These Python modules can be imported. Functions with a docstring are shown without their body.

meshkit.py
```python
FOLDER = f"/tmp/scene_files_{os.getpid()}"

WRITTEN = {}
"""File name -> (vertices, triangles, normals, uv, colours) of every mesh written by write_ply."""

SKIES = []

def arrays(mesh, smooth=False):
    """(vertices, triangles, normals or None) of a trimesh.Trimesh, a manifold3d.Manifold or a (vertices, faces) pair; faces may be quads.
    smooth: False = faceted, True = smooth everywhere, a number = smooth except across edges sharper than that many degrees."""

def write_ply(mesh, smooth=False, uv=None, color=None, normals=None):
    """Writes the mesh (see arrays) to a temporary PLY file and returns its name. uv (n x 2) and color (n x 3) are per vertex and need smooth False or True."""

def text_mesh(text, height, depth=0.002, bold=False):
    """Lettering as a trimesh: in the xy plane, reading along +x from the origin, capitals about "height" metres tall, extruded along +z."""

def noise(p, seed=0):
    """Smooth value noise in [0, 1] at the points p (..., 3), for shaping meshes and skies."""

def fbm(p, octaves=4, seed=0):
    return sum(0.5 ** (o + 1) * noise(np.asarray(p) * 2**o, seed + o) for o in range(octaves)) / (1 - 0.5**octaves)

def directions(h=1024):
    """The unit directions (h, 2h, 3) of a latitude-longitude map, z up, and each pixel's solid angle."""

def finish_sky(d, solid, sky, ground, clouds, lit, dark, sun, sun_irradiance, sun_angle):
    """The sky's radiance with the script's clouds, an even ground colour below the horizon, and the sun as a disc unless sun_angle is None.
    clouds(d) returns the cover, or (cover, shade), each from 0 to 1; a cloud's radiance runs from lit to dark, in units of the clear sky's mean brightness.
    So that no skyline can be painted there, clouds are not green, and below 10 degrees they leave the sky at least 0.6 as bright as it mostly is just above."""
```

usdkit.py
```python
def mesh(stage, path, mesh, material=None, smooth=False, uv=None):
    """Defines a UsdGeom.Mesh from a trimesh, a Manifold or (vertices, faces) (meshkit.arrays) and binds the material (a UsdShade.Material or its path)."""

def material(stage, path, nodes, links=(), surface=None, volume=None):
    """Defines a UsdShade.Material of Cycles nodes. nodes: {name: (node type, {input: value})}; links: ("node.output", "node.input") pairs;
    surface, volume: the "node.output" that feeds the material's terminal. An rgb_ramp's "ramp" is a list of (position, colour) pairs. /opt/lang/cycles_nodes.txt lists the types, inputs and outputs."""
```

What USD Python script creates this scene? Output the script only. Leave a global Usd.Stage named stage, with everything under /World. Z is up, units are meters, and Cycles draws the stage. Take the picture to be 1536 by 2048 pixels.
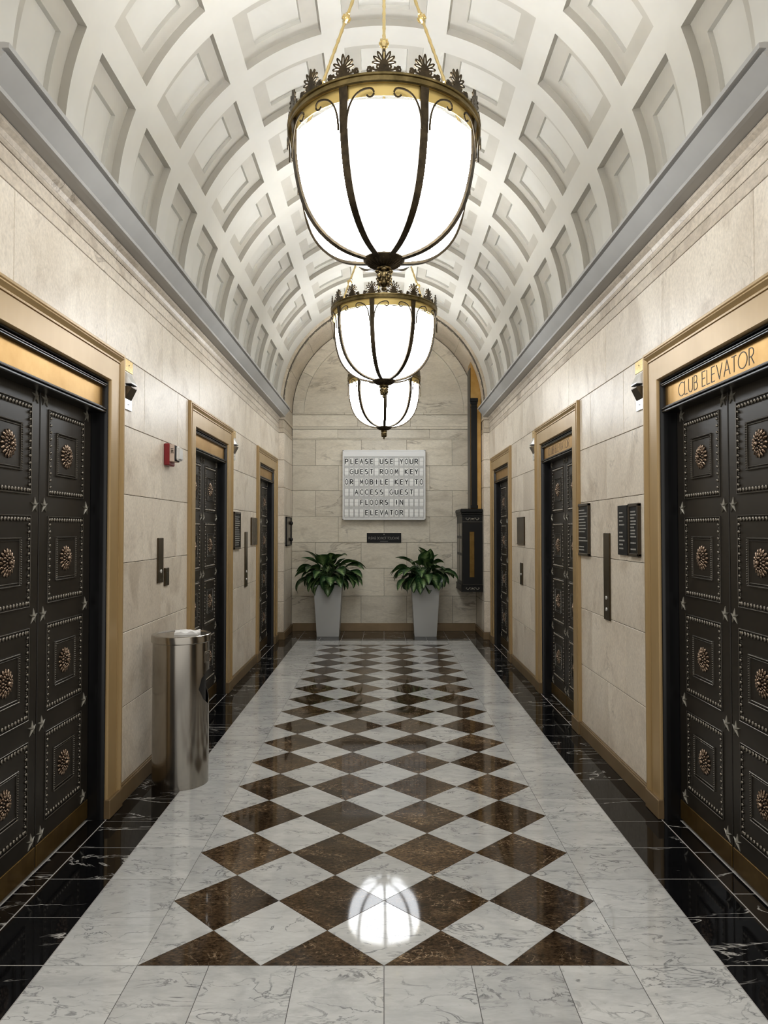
import math, random
import numpy as np, trimesh, usdkit
import manifold3d as m3
from pxr import Usd, UsdGeom, UsdLux, Gf, Sdf
from shapely.geometry import Polygon, LineString, Point, box as sbox
from shapely.ops import unary_union
from shapely import affinity

stage = Usd.Stage.CreateInMemory()
UsdGeom.SetStageUpAxis(stage, "Z"); UsdGeom.SetStageMetersPerUnit(stage, 1.0)
UsdGeom.Xform.Define(stage, "/World"); UsdGeom.Scope.Define(stage, "/World/Looks")

# ------------------------------------------------------------------ camera, light, exposure
CAM_H, PITCH, FOCAL_PX = 1.52, math.degrees(math.atan(36 / 1412)), 1412.0
cam = UsdGeom.Camera.Define(stage, "/World/Camera")
cam.CreateHorizontalApertureAttr(36.0); cam.CreateVerticalApertureAttr(48.0)
cam.CreateFocalLengthAttr(36.0 * FOCAL_PX / 1536); cam.CreateClippingRangeAttr(Gf.Vec2f(0.05, 100))
cam.AddTranslateOp().Set(Gf.Vec3d(0, 0, CAM_H)); cam.AddRotateXOp().Set(90 + PITCH)
cam.CreateExposureAttr(0.54)
LAMP = 7.0                                   # radiance of the lamp glass
BULB = 25.0                                 # radiance of the bulbs inside the bowls
dome = UsdLux.DomeLight.Define(stage, "/World/HallLight")     # the lit hall that the corridor opens into
dome.CreateIntensityAttr(0.24); dome.CreateColorAttr(Gf.Vec3f(1.0, 0.97, 0.92))

# ------------------------------------------------------------------ helpers
PI = math.pi
rng = random.Random(7)
used = {}
def numbered(parent, name):
    n = used.get((parent, name), -1) + 1; used[(parent, name)] = n
    return name if n == 0 else f"{name}_{n:03d}"
def path_of(parent, name):
    pp = "/World" if parent is None else str(parent.GetPath())
    return pp + "/" + numbered(pp, name)
def tag(p, label=None, cat=None, group=None, kind=None):
    for k, v in (("label", label), ("category", cat), ("group", group), ("kind", kind)):
        if v: p.SetCustomDataByKey(k, v)
    return p
def thing(name, label, cat, loc=(0, 0, 0), rotz=0, group=None, kind=None):
    x = UsdGeom.Xform.Define(stage, path_of(None, name))
    x.AddTranslateOp().Set(Gf.Vec3d(*loc)); x.AddRotateZOp().Set(rotz)
    return tag(x.GetPrim(), label, cat, group, kind)
def part(name, mesh, mat, parent=None, smooth=False, uv=None, label=None, kind=None, cat=None, group=None):
    m = usdkit.mesh(stage, path_of(parent, name), mesh, mat, smooth=smooth, uv=uv)
    return tag(m.GetPrim(), label, cat, group, kind)
def dup(root, loc, rotz, label, group=None):
    was = root.GetCustomData()
    name = root.GetName().split("_")[0] if False else root.GetName()
    r = thing(name, label, was["category"], loc, rotz, group or was.get("group"), was.get("kind"))
    r.GetReferences().AddInternalReference(root.GetPath()); r.SetInstanceable(True)
    return r
cat = trimesh.util.concatenate
def bx(x0, x1, y0, y1, z0, z1):
    m = trimesh.creation.box([abs(x1 - x0), abs(y1 - y0), abs(z1 - z0)])
    m.apply_translation([(x0 + x1) / 2, (y0 + y1) / 2, (z0 + z1) / 2]); return m
def cbox(x0, x1, y0, y1, z0, z1, c=0.003):
    x0, x1 = min(x0, x1), max(x0, x1); y0, y1 = min(y0, y1), max(y0, y1); z0, z1 = min(z0, z1), max(z0, z1)
    c = min(c, (x1 - x0) * .4, (y1 - y0) * .4, (z1 - z0) * .4); p = []
    for a in (0, 1):
        for b in (0, 1):
            for d in (0, 1):
                X, Y, Z = (x0, x1)[a], (y0, y1)[b], (z0, z1)[d]; sx, sy, sz = (c, -c)[a], (c, -c)[b], (c, -c)[d]
                p += [(X, Y + sy, Z + sz), (X + sx, Y, Z + sz), (X + sx, Y + sy, Z)]
    return trimesh.convex.convex_hull(np.array(p))
def tube(pts, r, n=8, closed=False):
    p = np.asarray(pts, float); k = len(p)
    if closed: t = np.roll(p, -1, 0) - np.roll(p, 1, 0)
    else: t = np.gradient(p, axis=0)
    t /= np.linalg.norm(t, axis=1, keepdims=True) + 1e-12
    ref = np.array([0, 0, 1.0]) if abs(t[:, 2]).mean() < .8 else np.array([1.0, 0.2, 0])
    a = np.cross(t, ref); a /= np.linalg.norm(a, axis=1, keepdims=True) + 1e-12; b = np.cross(t, a)
    rr = np.broadcast_to(r, (k,)); ang = np.arange(n) * 2 * PI / n
    v = p[:, None] + rr[:, None, None] * (np.cos(ang)[None, :, None] * a[:, None] + np.sin(ang)[None, :, None] * b[:, None])
    v = v.reshape(-1, 3); f = []
    for i in range(k if closed else k - 1):
        for j in range(n):
            q = [i * n + j, i * n + (j + 1) % n, ((i + 1) % k) * n + (j + 1) % n, ((i + 1) % k) * n + j]
            f += [(q[0], q[2], q[1]), (q[0], q[3], q[2])]
    if not closed:
        v = np.vstack([v, p[:1], p[-1:]]); c0, c1 = k * n, k * n + 1
        for j in range(n):
            f += [(c0, j, (j + 1) % n), (c1, (k - 1) * n + (j + 1) % n, (k - 1) * n + j)]
    m = trimesh.Trimesh(v, np.array(f), process=False); return m
def lathe(profile, n=32, ang=None):
    """profile: (r, z) from bottom to top"""
    pr = np.asarray(profile, float); a = np.arange(n) * 2 * PI / n
    v = np.stack([pr[:, 0][:, None] * np.cos(a), pr[:, 0][:, None] * np.sin(a), np.repeat(pr[:, 1][:, None], n, 1)], -1).reshape(-1, 3)
    f = []
    for i in range(len(pr) - 1):
        for j in range(n):
            q = [i * n + j, i * n + (j + 1) % n, (i + 1) * n + (j + 1) % n, (i + 1) * n + j]
            f += [(q[0], q[1], q[2]), (q[0], q[2], q[3])]
    m = trimesh.Trimesh(v, np.array(f), process=False); return m
def extr(shape, depth):
    gs = [g for g in getattr(shape, "geoms", [shape]) if g.geom_type == "Polygon" and g.area > 1e-9]
    return cat([trimesh.creation.extrude_polygon(g, depth, engine="earcut") for g in gs])
def upright(m):
    """2D art in xy, extruded along +z  ->  x right, z up, facing -y (front at y = -depth)"""
    m = m.copy(); v = m.vertices.copy()
    m.vertices = np.stack([v[:, 0], -v[:, 2], v[:, 1]], 1); return m
def moved(m, x=0, y=0, z=0):
    m = m.copy(); m.apply_translation([x, y, z]); return m
def prism(poly, z0, z1, c=0.0):
    """vertical prism with a fine top chamfer"""
    p = Polygon(poly); q = p.buffer(-c, join_style=2) if c else p
    a = np.array(p.exterior.coords[:-1]); b = np.array(q.exterior.coords[:-1])
    if not p.exterior.is_ccw: a = a[::-1]
    if not q.exterior.is_ccw: b = b[::-1]
    if len(a) != len(b): b = a
    else: b = np.array([b[np.argmin(((b - s) ** 2).sum(1))] for s in a])
    n = len(a)
    v = np.vstack([np.c_[a, np.full(n, z0)], np.c_[a, np.full(n, z1 - c)], np.c_[b, np.full(n, z1)]])
    f = []
    for l in (0, n):
        for j in range(n):
            k = (j + 1) % n; f += [(l + j, l + k, l + n + k), (l + j, l + n + k, l + n + j)]
    for j in range(1, n - 1): f += [(2 * n, 2 * n + j, 2 * n + j + 1), (0, j + 1, j)]
    return trimesh.Trimesh(v, np.array(f), process=False)

# stroke lettering (thin geometric capitals): unit height, polylines
def arc(cx, cy, rx, ry, a0, a1, n=14):
    return [(cx + rx * math.cos(math.radians(a0 + (a1 - a0) * i / n)), cy + ry * math.sin(math.radians(a0 + (a1 - a0) * i / n))) for i in range(n + 1)]
GLYPH = {
 "A": (.72, [[(0, 0), (.36, 1), (.72, 0)], [(.13, .36), (.59, .36)]]),
 "B": (.5, [[(0, 0), (0, 1), (.22, 1)] + arc(.22, .76, .2, .24, 90, -90) + [(0, .52)], [(.22, .52)] + arc(.24, .26, .24, .26, 90, -90) + [(0, 0)]]),
 "C": (.74, [arc(.5, .5, .5, .5, 52, 308, 24)]),
 "D": (.66, [[(0, 0), (0, 1), (.2, 1)] + arc(.2, .5, .46, .5, 90, -90, 18) + [(0, 0)]]),
 "E": (.44, [[(.44, 1), (0, 1), (0, 0), (.44, 0)], [(0, .52), (.4, .52)]]),
 "F": (.42, [[(.42, 1), (0, 1), (0, 0)], [(0, .52), (.38, .52)]]),
 "G": (.86, [arc(.5, .5, .5, .5, 48, 360, 26) + [(.55, .5)]]),
 "H": (.62, [[(0, 0), (0, 1)], [(.62, 0), (.62, 1)], [(0, .52), (.62, .52)]]),
 "I": (.0, [[(0, 0), (0, 1)]]),
 "K": (.52, [[(0, 0), (0, 1)], [(.5, 1), (.02, .5), (.52, 0)]]),
 "L": (.4, [[(0, 1), (0, 0), (.4, 0)]]),
 "M": (.8, [[(0, 0), (.1, 1), (.4, .25), (.7, 1), (.8, 0)]]),
 "N": (.64, [[(0, 0), (0, 1), (.64, 0), (.64, 1)]]),
 "O": (.96, [arc(.48, .5, .48, .5, 0, 360, 32)]),
 "P": (.48, [[(0, 0), (0, 1), (.22, 1)] + arc(.22, .73, .26, .27, 90, -90) + [(0, .46)]]),
 "R": (.5, [[(0, 0), (0, 1), (.22, 1)] + arc(.22, .74, .25, .26, 90, -90) + [(0, .48)], [(.2, .48), (.5, 0)]]),
 "S": (.46, [arc(.23, .75, .21, .25, 40, 270, 14) + arc(.23, .25, .23, .25, 90, -140, 14)]),
 "T": (.52, [[(0, 1), (.52, 1)], [(.26, 1), (.26, 0)]]),
 "U": (.58, [[(0, 1), (0, .3)] + arc(.29, .3, .29, .3, 180, 360, 16) + [(.58, 1)]]),
 "V": (.7, [[(0, 1), (.35, 0), (.7, 1)]]),
 "Y": (.6, [[(0, 1), (.3, .48), (.6, 1)], [(.3, .48), (.3, 0)]]),
}
def text_shape(s, h, weight=.09, gap=.17, space=.34, mono=None):
    out, x = [], 0.0
    for ch in s:
        if ch == " ": x += mono if mono else space; continue
        w, ls = GLYPH[ch]
        ox = x + (mono - w) / 2 if mono else x
        out += [LineString([(ox + a, b) for a, b in l]).buffer(weight / 2, cap_style=2, join_style=1, quad_segs=3) for l in ls]
        x += mono if mono else w + gap
    return affinity.scale(unary_union(out), h, h, origin=(0, 0)), (x - (0 if mono else gap)) * h

# ------------------------------------------------------------------ materials
def M(name, nodes, links=(), surface="p.BSDF"): return usdkit.material(stage, "/World/Looks/" + name, nodes, links, surface=surface)
def plain(name, color, rough=.5, metal=0.0, **kw):
    d = {"base_color": color, "roughness": rough, "metallic": metal}; d.update(kw)
    return M(name, {"p": ("principled_bsdf", d)})
def mottled(name, c0, c1, scale=6, rough=.4, metal=0.0, bump=0.0, bscale=60, lo=.35, hi=.65, stretch=(1, 1, 1), **kw):
    d = {"roughness": rough, "metallic": metal}; d.update(kw)
    nodes = {"g": ("geometry", {}), "m": ("mapping", {"scale": stretch}), "n": ("noise_texture", {"scale": scale, "detail": 5, "roughness": .6}),
             "r": ("rgb_ramp", {"ramp": [(lo, c0), (hi, c1)]}), "p": ("principled_bsdf", d)}
    links = [("g.position", "m.vector"), ("m.vector", "n.vector"), ("n.fac", "r.fac"), ("r.color", "p.base_color")]
    if bump:
        nodes["n2"] = ("noise_texture", {"scale": bscale, "detail": 3}); nodes["b"] = ("bump", {"strength": bump, "distance": .002})
        links += [("g.position", "n2.vector"), ("n2.fac", "b.height"), ("b.normal", "p.normal")]
    return M(name, nodes, links)
def stone(name, base, base2, stain, vein, stretch, rough, vein_scale=3.0, vein_w=.02, vein_amt=.5, stain_amt=.5, spec=.5, var=.12, fine=40, fine_amt=.12, mask_lo=.5, mask_hi=.7, dist=1.6, rot=(0, 0, 0)):
    """marble: clouded base, stains, thin warped veins; each slab takes its own piece of the block"""
    n = {"g": ("geometry", {}), "o": ("object_info", {}), "k": ("math", {"math_type": "multiply", "value2": 53.0}), "c": ("combine_xyz", {}),
         "a": ("vector_math", {"math_type": "add"}), "m": ("mapping", {"scale": stretch, "rotation": rot}),
         "n1": ("noise_texture", {"scale": 1.6, "detail": 6, "roughness": .6, "distortion": .6}),
         "r1": ("rgb_ramp", {"ramp": [(.3, base2), (.62, base)]}),
         "n2": ("noise_texture", {"scale": 3.2, "detail": 7, "roughness": .65, "distortion": .8}),
         "r2": ("rgb_ramp", {"ramp": [(.52, (0, 0, 0)), (.74, (1, 1, 1))]}),
         "s2": ("math", {"math_type": "multiply", "value2": stain_amt}), "x2": ("mix_color", {"b": stain}),
         "n3": ("noise_texture", {"scale": vein_scale, "detail": 6, "roughness": .55, "distortion": dist}),
         "v1": ("math", {"math_type": "subtract", "value2": .5}), "v2": ("math", {"math_type": "absolute"}),
         "v3": ("map_range", {"from_min": 0.0, "from_max": vein_w, "to_min": 1.0, "to_max": 0.0, "clamp": True}),
         "n4": ("noise_texture", {"scale": vein_scale * .8, "detail": 3}),
         "r4": ("rgb_ramp", {"ramp": [(mask_lo, (0, 0, 0)), (mask_hi, (1, 1, 1))]}),
         "v4": ("math", {"math_type": "multiply"}), "v5": ("math", {"math_type": "multiply", "value2": vein_amt}), "x3": ("mix_color", {"b": vein}),
         "n5": ("noise_texture", {"scale": fine, "detail": 3, "roughness": .7}),
         "f5": ("map_range", {"from_min": .3, "from_max": .7, "to_min": 1 - fine_amt, "to_max": 1 + fine_amt}),
         "fv": ("map_range", {"from_min": 0.0, "from_max": 1.0, "to_min": 1 - var, "to_max": 1 + var * .4}),
         "mm": ("math", {"math_type": "multiply"}), "x4": ("vector_math", {"math_type": "scale"}),
         "p": ("principled_bsdf", {"roughness": rough, "specular_ior_level": spec})}
    l = [("o.random", "k.value1"), ("k.value", "c.x"), ("k.value", "c.y"), ("k.value", "c.z"), ("g.position", "a.vector1"), ("c.vector", "a.vector2"), ("a.vector", "m.vector"),
         ("m.vector", "n1.vector"), ("m.vector", "n2.vector"), ("m.vector", "n3.vector"), ("m.vector", "n4.vector"), ("m.vector", "n5.vector"),
         ("n1.fac", "r1.fac"), ("n2.fac", "r2.fac"), ("r2.color", "s2.value1"), ("s2.value", "x2.fac"), ("r1.color", "x2.a"),
         ("n3.fac", "v1.value1"), ("v1.value", "v2.value1"), ("v2.value", "v3.value"), ("n4.fac", "r4.fac"), ("v3.result", "v4.value1"), ("r4.color", "v4.value2"),
         ("v4.value", "v5.value1"), ("v5.value", "x3.fac"), ("x2.result", "x3.a"),
         ("n5.fac", "f5.value"), ("o.random", "fv.value"), ("f5.result", "mm.value1"), ("fv.result", "mm.value2"),
         ("x3.result", "x4.vector1"), ("mm.value", "x4.scale"), ("x4.vector", "p.base_color")]
    return M(name, n, l)

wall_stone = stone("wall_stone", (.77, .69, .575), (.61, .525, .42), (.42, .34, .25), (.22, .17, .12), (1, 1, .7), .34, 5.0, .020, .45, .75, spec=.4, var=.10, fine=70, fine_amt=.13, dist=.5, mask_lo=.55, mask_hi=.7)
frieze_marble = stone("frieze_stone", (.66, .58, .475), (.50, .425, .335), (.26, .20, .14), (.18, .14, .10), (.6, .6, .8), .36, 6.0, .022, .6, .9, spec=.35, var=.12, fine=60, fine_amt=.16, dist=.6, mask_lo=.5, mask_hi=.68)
back_stone = stone("back_stone", (.71, .65, .53), (.58, .52, .41), (.38, .325, .235), (.15, .11, .07), (.6, 1, 1.7), .36, 2.2, .028, .75, .6, spec=.4, var=.12, fine=40, fine_amt=.09, dist=1.0)
arch_stone = stone("arch_stone", (.56, .48, .37), (.43, .36, .27), (.30, .25, .18), (.24, .19, .13), (1, .6, 1), .45, 3.0, .03, .5, .6, spec=.35, var=.10, fine=50, fine_amt=.12)
white_marble = stone("white_marble", (.58, .58, .56), (.45, .455, .445), (.29, .295, .295), (.085, .09, .095), (.8, 2.0, 1), .045, 6.5, .024, .8, .6, var=.10, fine=18, fine_amt=.07, mask_lo=.38, mask_hi=.62, dist=1.1, rot=(0, 0, .5), spec=.38)
brown_marble = stone("brown_marble", (.085, .053, .028), (.018, .011, .007), (.15, .10, .055), (.46, .34, .22), (1, 1.6, 1), .045, 8.0, .016, .65, .9, var=.35, fine=60, fine_amt=.8, mask_lo=.44, mask_hi=.62, dist=1.8, spec=.22)
black_marble = stone("black_marble", (.0065, .0065, .007), (.0035, .0035, .004), (.010, .010, .010), (.62, .6, .56), (.55, 1.7, 1), .045, 3.6, .012, .95, .3, var=.2, fine=20, fine_amt=.1, mask_lo=.485, mask_hi=.57, dist=.8, spec=.22)
joint_dark = plain("joint_dark", (.10, .085, .065), .8)
joint_floor = plain("joint_floor", (.09, .085, .08), .6)
joint_light = plain("joint_light", (.48, .46, .43), .6)
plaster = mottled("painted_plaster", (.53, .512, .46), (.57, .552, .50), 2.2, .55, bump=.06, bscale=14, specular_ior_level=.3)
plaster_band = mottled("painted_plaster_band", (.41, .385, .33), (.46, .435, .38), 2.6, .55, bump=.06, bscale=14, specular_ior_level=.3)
trim_paint = mottled("trim_paint", (.345, .335, .315), (.385, .375, .355), 3, .42, specular_ior_level=.4)
casing_bronze = mottled("casing_bronze", (.36, .238, .10), (.42, .288, .135), 3.0, .36, .25, stretch=(1, 1, .3))
base_bronze = mottled("baseboard_bronze", (.20, .135, .065), (.25, .17, .09), 4.0, .36, .3)
door_metal = mottled("door_dark_bronze", (.0125, .0098, .0068), (.0195, .0155, .011), 4.0, .36, 0.0, specular_ior_level=.35)
frame_black = plain("frame_black", (.006, .006, .0065), .26, 0.0, specular_ior_level=.4)
mailbox_black = plain("mailbox_black", (.007, .0068, .0062), .42, 0.0, specular_ior_level=.22)
worn_pewter = plain("worn_pewter", (.21, .19, .16), .32, 1.0)
star_metal = plain("star_metal", (.22, .205, .17), .42, .6)
dark_pewter = plain("dark_pewter", (.13, .118, .10), .33, 1.0)
copper = mottled("rosette_copper", (.13, .088, .060), (.44, .33, .245), 70, .34, 1.0, lo=.4, hi=.6)
polished_brass = mottled("polished_brass", (.41, .235, .068), (.50, .31, .11), 5, .40, 1.0)
kick_brass = mottled("kick_brass", (.15, .085, .02), (.23, .14, .04), 7, .3, .8)
lamp_brass = mottled("lamp_brass", (.12, .09, .037), (.27, .205, .09), 14, .3, 1.0)
rod_brass = plain("rod_brass", (.72, .57, .28), .2, 1.0)
gold_liner = plain("gold_liner", (.80, .60, .22), .35, .6)
lamp_bronze = mottled("lamp_dark_bronze", (.035, .026, .015), (.075, .055, .03), 30, .35, .8)
finial_bronze = mottled("finial_bronze", (.05, .038, .018), (.26, .19, .09), 60, .3, 1.0, lo=.42, hi=.62)
lamp_glass = M("lamp_glass", {"p": ("principled_bsdf", {"base_color": (.85, .86, .88), "roughness": .25, "emission_color": (.95, .985, 1.02), "emission_strength": LAMP})})
bulb_glow = M("bulb_glow", {"p": ("emission", {"color": (1.0, .97, .92), "strength": BULB})}, surface="p.emission")
planter_white = plain("planter_white", (.48, .485, .47), .38)
soil = mottled("soil", (.01, .008, .006), (.03, .022, .015), 40, .9)
steel = plain("brushed_steel", (.36, .335, .295), .19, 1.0)
black_matte = plain("black_matte", (.006, .006, .006), .6)
paper_white = plain("paper_white", (.82, .81, .79), .8)
board_white = plain("board_white", (.80, .80, .78), .5)
board_gray = mottled("board_gray", (.48, .475, .455), (.58, .575, .555), 60, .6)
flap_white = plain("flap_white", (.84, .835, .80), .5)
rail_gray = plain("rail_gray", (.27, .265, .255), .6)
ink = plain("ink", (.015, .015, .015), .6)
alarm_red = plain("alarm_red", (.21, .008, .012), .35)
alarm_beige = plain("alarm_beige", (.60, .47, .38), .5)
lens_clear = plain("lens_clear", (.75, .75, .74), .1, .35)
plaque_black = plain("plaque_black", (.009, .009, .009), .5, 0.0, specular_ior_level=.2)
plaque_edge = plain("plaque_edge", (.06, .045, .03), .3, .6)
faded_print = plain("faded_print", (.30, .29, .26), .6)
plate_bronze = mottled("plate_bronze", (.055, .038, .02), (.085, .06, .032), 9, .3, .7)
pale_metal = plain("pale_metal", (.80, .79, .76), .25, .5)
lantern_brass = plain("lantern_brass", (.85, .62, .28), .2, .9)
letter_ink = plain("engraved_ink", (.035, .022, .01), .5)
leaf_green = M("leaf_green", {"u": ("uvmap", {"attribute": "st"}), "s": ("separate_xyz", {}), "a": ("math", {"math_type": "subtract", "value2": .5}), "b": ("math", {"math_type": "absolute"}),
    "o": ("object_info", {}), "c": ("combine_xyz", {}), "k": ("math", {"math_type": "multiply", "value2": 9.0}), "v": ("math", {"math_type": "multiply_add", "value2": -2.2}),
    "v0": ("math", {"math_type": "multiply", "value2": 9.0}), "v1": ("math", {"math_type": "add"}),
    "n": ("noise_texture", {"scale": 2.2, "detail": 3, "distortion": .4}), "h": ("math", {"math_type": "multiply_add", "value2": .55}),
    "r": ("rgb_ramp", {"ramp": [(.28, (.26, .36, .15)), (.42, (.11, .19, .065)), (.58, (.02, .055, .018)), (.8, (.011, .032, .012))]}),
    "p": ("principled_bsdf", {"roughness": .28, "specular_ior_level": .5}), "t": ("translucent_bsdf", {"color": (.04, .10, .02)}), "x": ("mix_closure", {"fac": .12})},
    [("u.UV", "s.vector"), ("s.x", "a.value1"), ("a.value", "b.value1"), ("o.random", "k.value1"), ("s.y", "v0.value1"), ("b.value", "v.value1"), ("v0.value", "v.value3"), ("v.value", "c.y"),
     ("s.x", "c.x"), ("k.value", "c.z"), ("c.vector", "n.vector"), ("n.fac", "h.value1"), ("b.value", "h.value3"), ("h.value", "r.fac"), ("r.color", "p.base_color"),
     ("p.BSDF", "x.closure1"), ("t.BSDF", "x.closure2")], surface="x.closure")

# ------------------------------------------------------------------ setting: dimensions
WX = 1.47                      # wall face
MOUTH, NICHE, BACK = 2.30, 9.83, 10.68
NX = 1.392                     # side faces of the niche
SPRING, R = 3.29, 1.45         # barrel vault
DOORS = (3.18, 6.03, 8.87)     # door centres along the corridor
D, Y0 = .431, 2.505            # diamond diagonal and where the pattern starts
YE = Y0 + 16 * D
BX, BY0, BY1 = 1.189, Y0 - .315, YE + .345
COURSES = [.10, .523, .94, 1.333, 1.722, 2.113, 2.498, 2.878]

# ------------------------------------------------------------------ floor
floor = part("floor", cat([bx(-3.2, 3.2, .6, BACK + .3, -.06, -.012), bx(-BX, BX, BY0, BY1, -.0125, -.0012)]), joint_floor, smooth=False, kind="structure",
             label="polished marble corridor floor of brown and white diamonds edged in black", cat="floor")
part("black_joint", cat([bx(-1.62, -BX, MOUTH - .4, BACK, -.012, -.0006), bx(BX, 1.62, MOUTH - .4, BACK, -.012, -.0006), bx(-BX, BX, BY1, BACK, -.012, -.0006), bx(-3.2, 3.2, .6, BY0, -.012, -.0006)]), joint_light, floor)
def tile(name, poly, mat, g=.0012):
    p = Polygon(poly).buffer(-g, join_style=2)
    part(name, prism(list(p.exterior.coords[:-1]), -.011, 0.0, .0006), mat, floor)
h = D / 2
for k in range(17):
    y = Y0 + k * D
    for j in range(4):
        x = (-1.5 + j) * D
        if k == 0: q = [(x - h, y), (x + h, y), (x, y + h)]
        elif k == 16: q = [(x - h, y), (x, y - h), (x + h, y)]
        else: q = [(x - h, y), (x, y - h), (x + h, y), (x, y + h)]
        tile("brown_diamond_tile", q, brown_marble, .0007)
for k in range(16):
    y = Y0 + (k + .5) * D
    for j in range(5):
        x = (-2 + j) * D
        if j == 0: q = [(x, y - h), (x + h, y), (x, y + h)]
        elif j == 4: q = [(x, y - h), (x, y + h), (x - h, y)]
        else: q = [(x - h, y), (x, y - h), (x + h, y), (x, y + h)]
        tile("white_diamond_tile", q, white_marble, .0007)
T = .3055
ys = [Y0 + i * T for i in range(int((YE - Y0) / T) + 1)]
if YE - ys[-1] > .05: ys.append(YE)
else: ys[-1] = YE
for s in (-1, 1):
    for a, b in zip(ys[:-1], ys[1:]):
        tile("border_tile", [(s * 2 * D, a), (s * BX, a), (s * BX, b), (s * 2 * D, b)], white_marble)
xs = [-BX, -2 * D, -2 * T, -T, 0, T, 2 * T, 2 * D, BX]
for a, b in zip(xs[:-1], xs[1:]):
    tile("border_tile", [(a, BY0), (b, BY0), (b, Y0), (a, Y0)], white_marble)
    tile("border_tile", [(a, YE), (b, YE), (b, BY1), (a, BY1)], white_marble)
yb = [MOUTH - .4 + .005]
y = Y0 - .0 - T
yb = [BY0] + [Y0 + i * 2 * T for i in range(int((BACK - Y0) / (2 * T)) + 1)] + [BACK - .002]
for s in (-1, 1):
    for a, b in zip(yb[:-1], yb[1:]):
        m = (a + b) / 2 if b - a > .4 else None
        for c, d in ([(a, m), (m, b)] if m else [(a, b)]):
            tile("black_tile", [(s * BX, c), (s * (WX - .012), c), (s * (WX - .012), d), (s * BX, d)], black_marble, .0016)
    for dc in DOORS:
        e = [dc - .57, dc - .19, dc + .19, dc + .57]
        for a, b in zip(e[:-1], e[1:]):
            tile("threshold_tile", [(s * (WX - .010), a), (s * (WX + .0825), a), (s * (WX + .0825), b), (s * (WX - .010), b)], black_marble, .002)
xb = np.linspace(-BX, BX, 9)
for a, b in zip(xb[:-1], xb[1:]):
    tile("black_tile", [(a, BY1), (b, BY1), (b, BACK - .002), (a, BACK - .002)], black_marble, .0016)
xb = np.linspace(-3.0, 3.0, 11)
for r_ in range(3):
    for a, b in zip(xb[:-1], xb[1:]):
        tile("black_tile", [(a, BY0 - .53 * r_), (b, BY0 - .53 * r_), (b, BY0 - .53 * (r_ + 1)), (a, BY0 - .53 * (r_ + 1))], black_marble, .0016)

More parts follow.
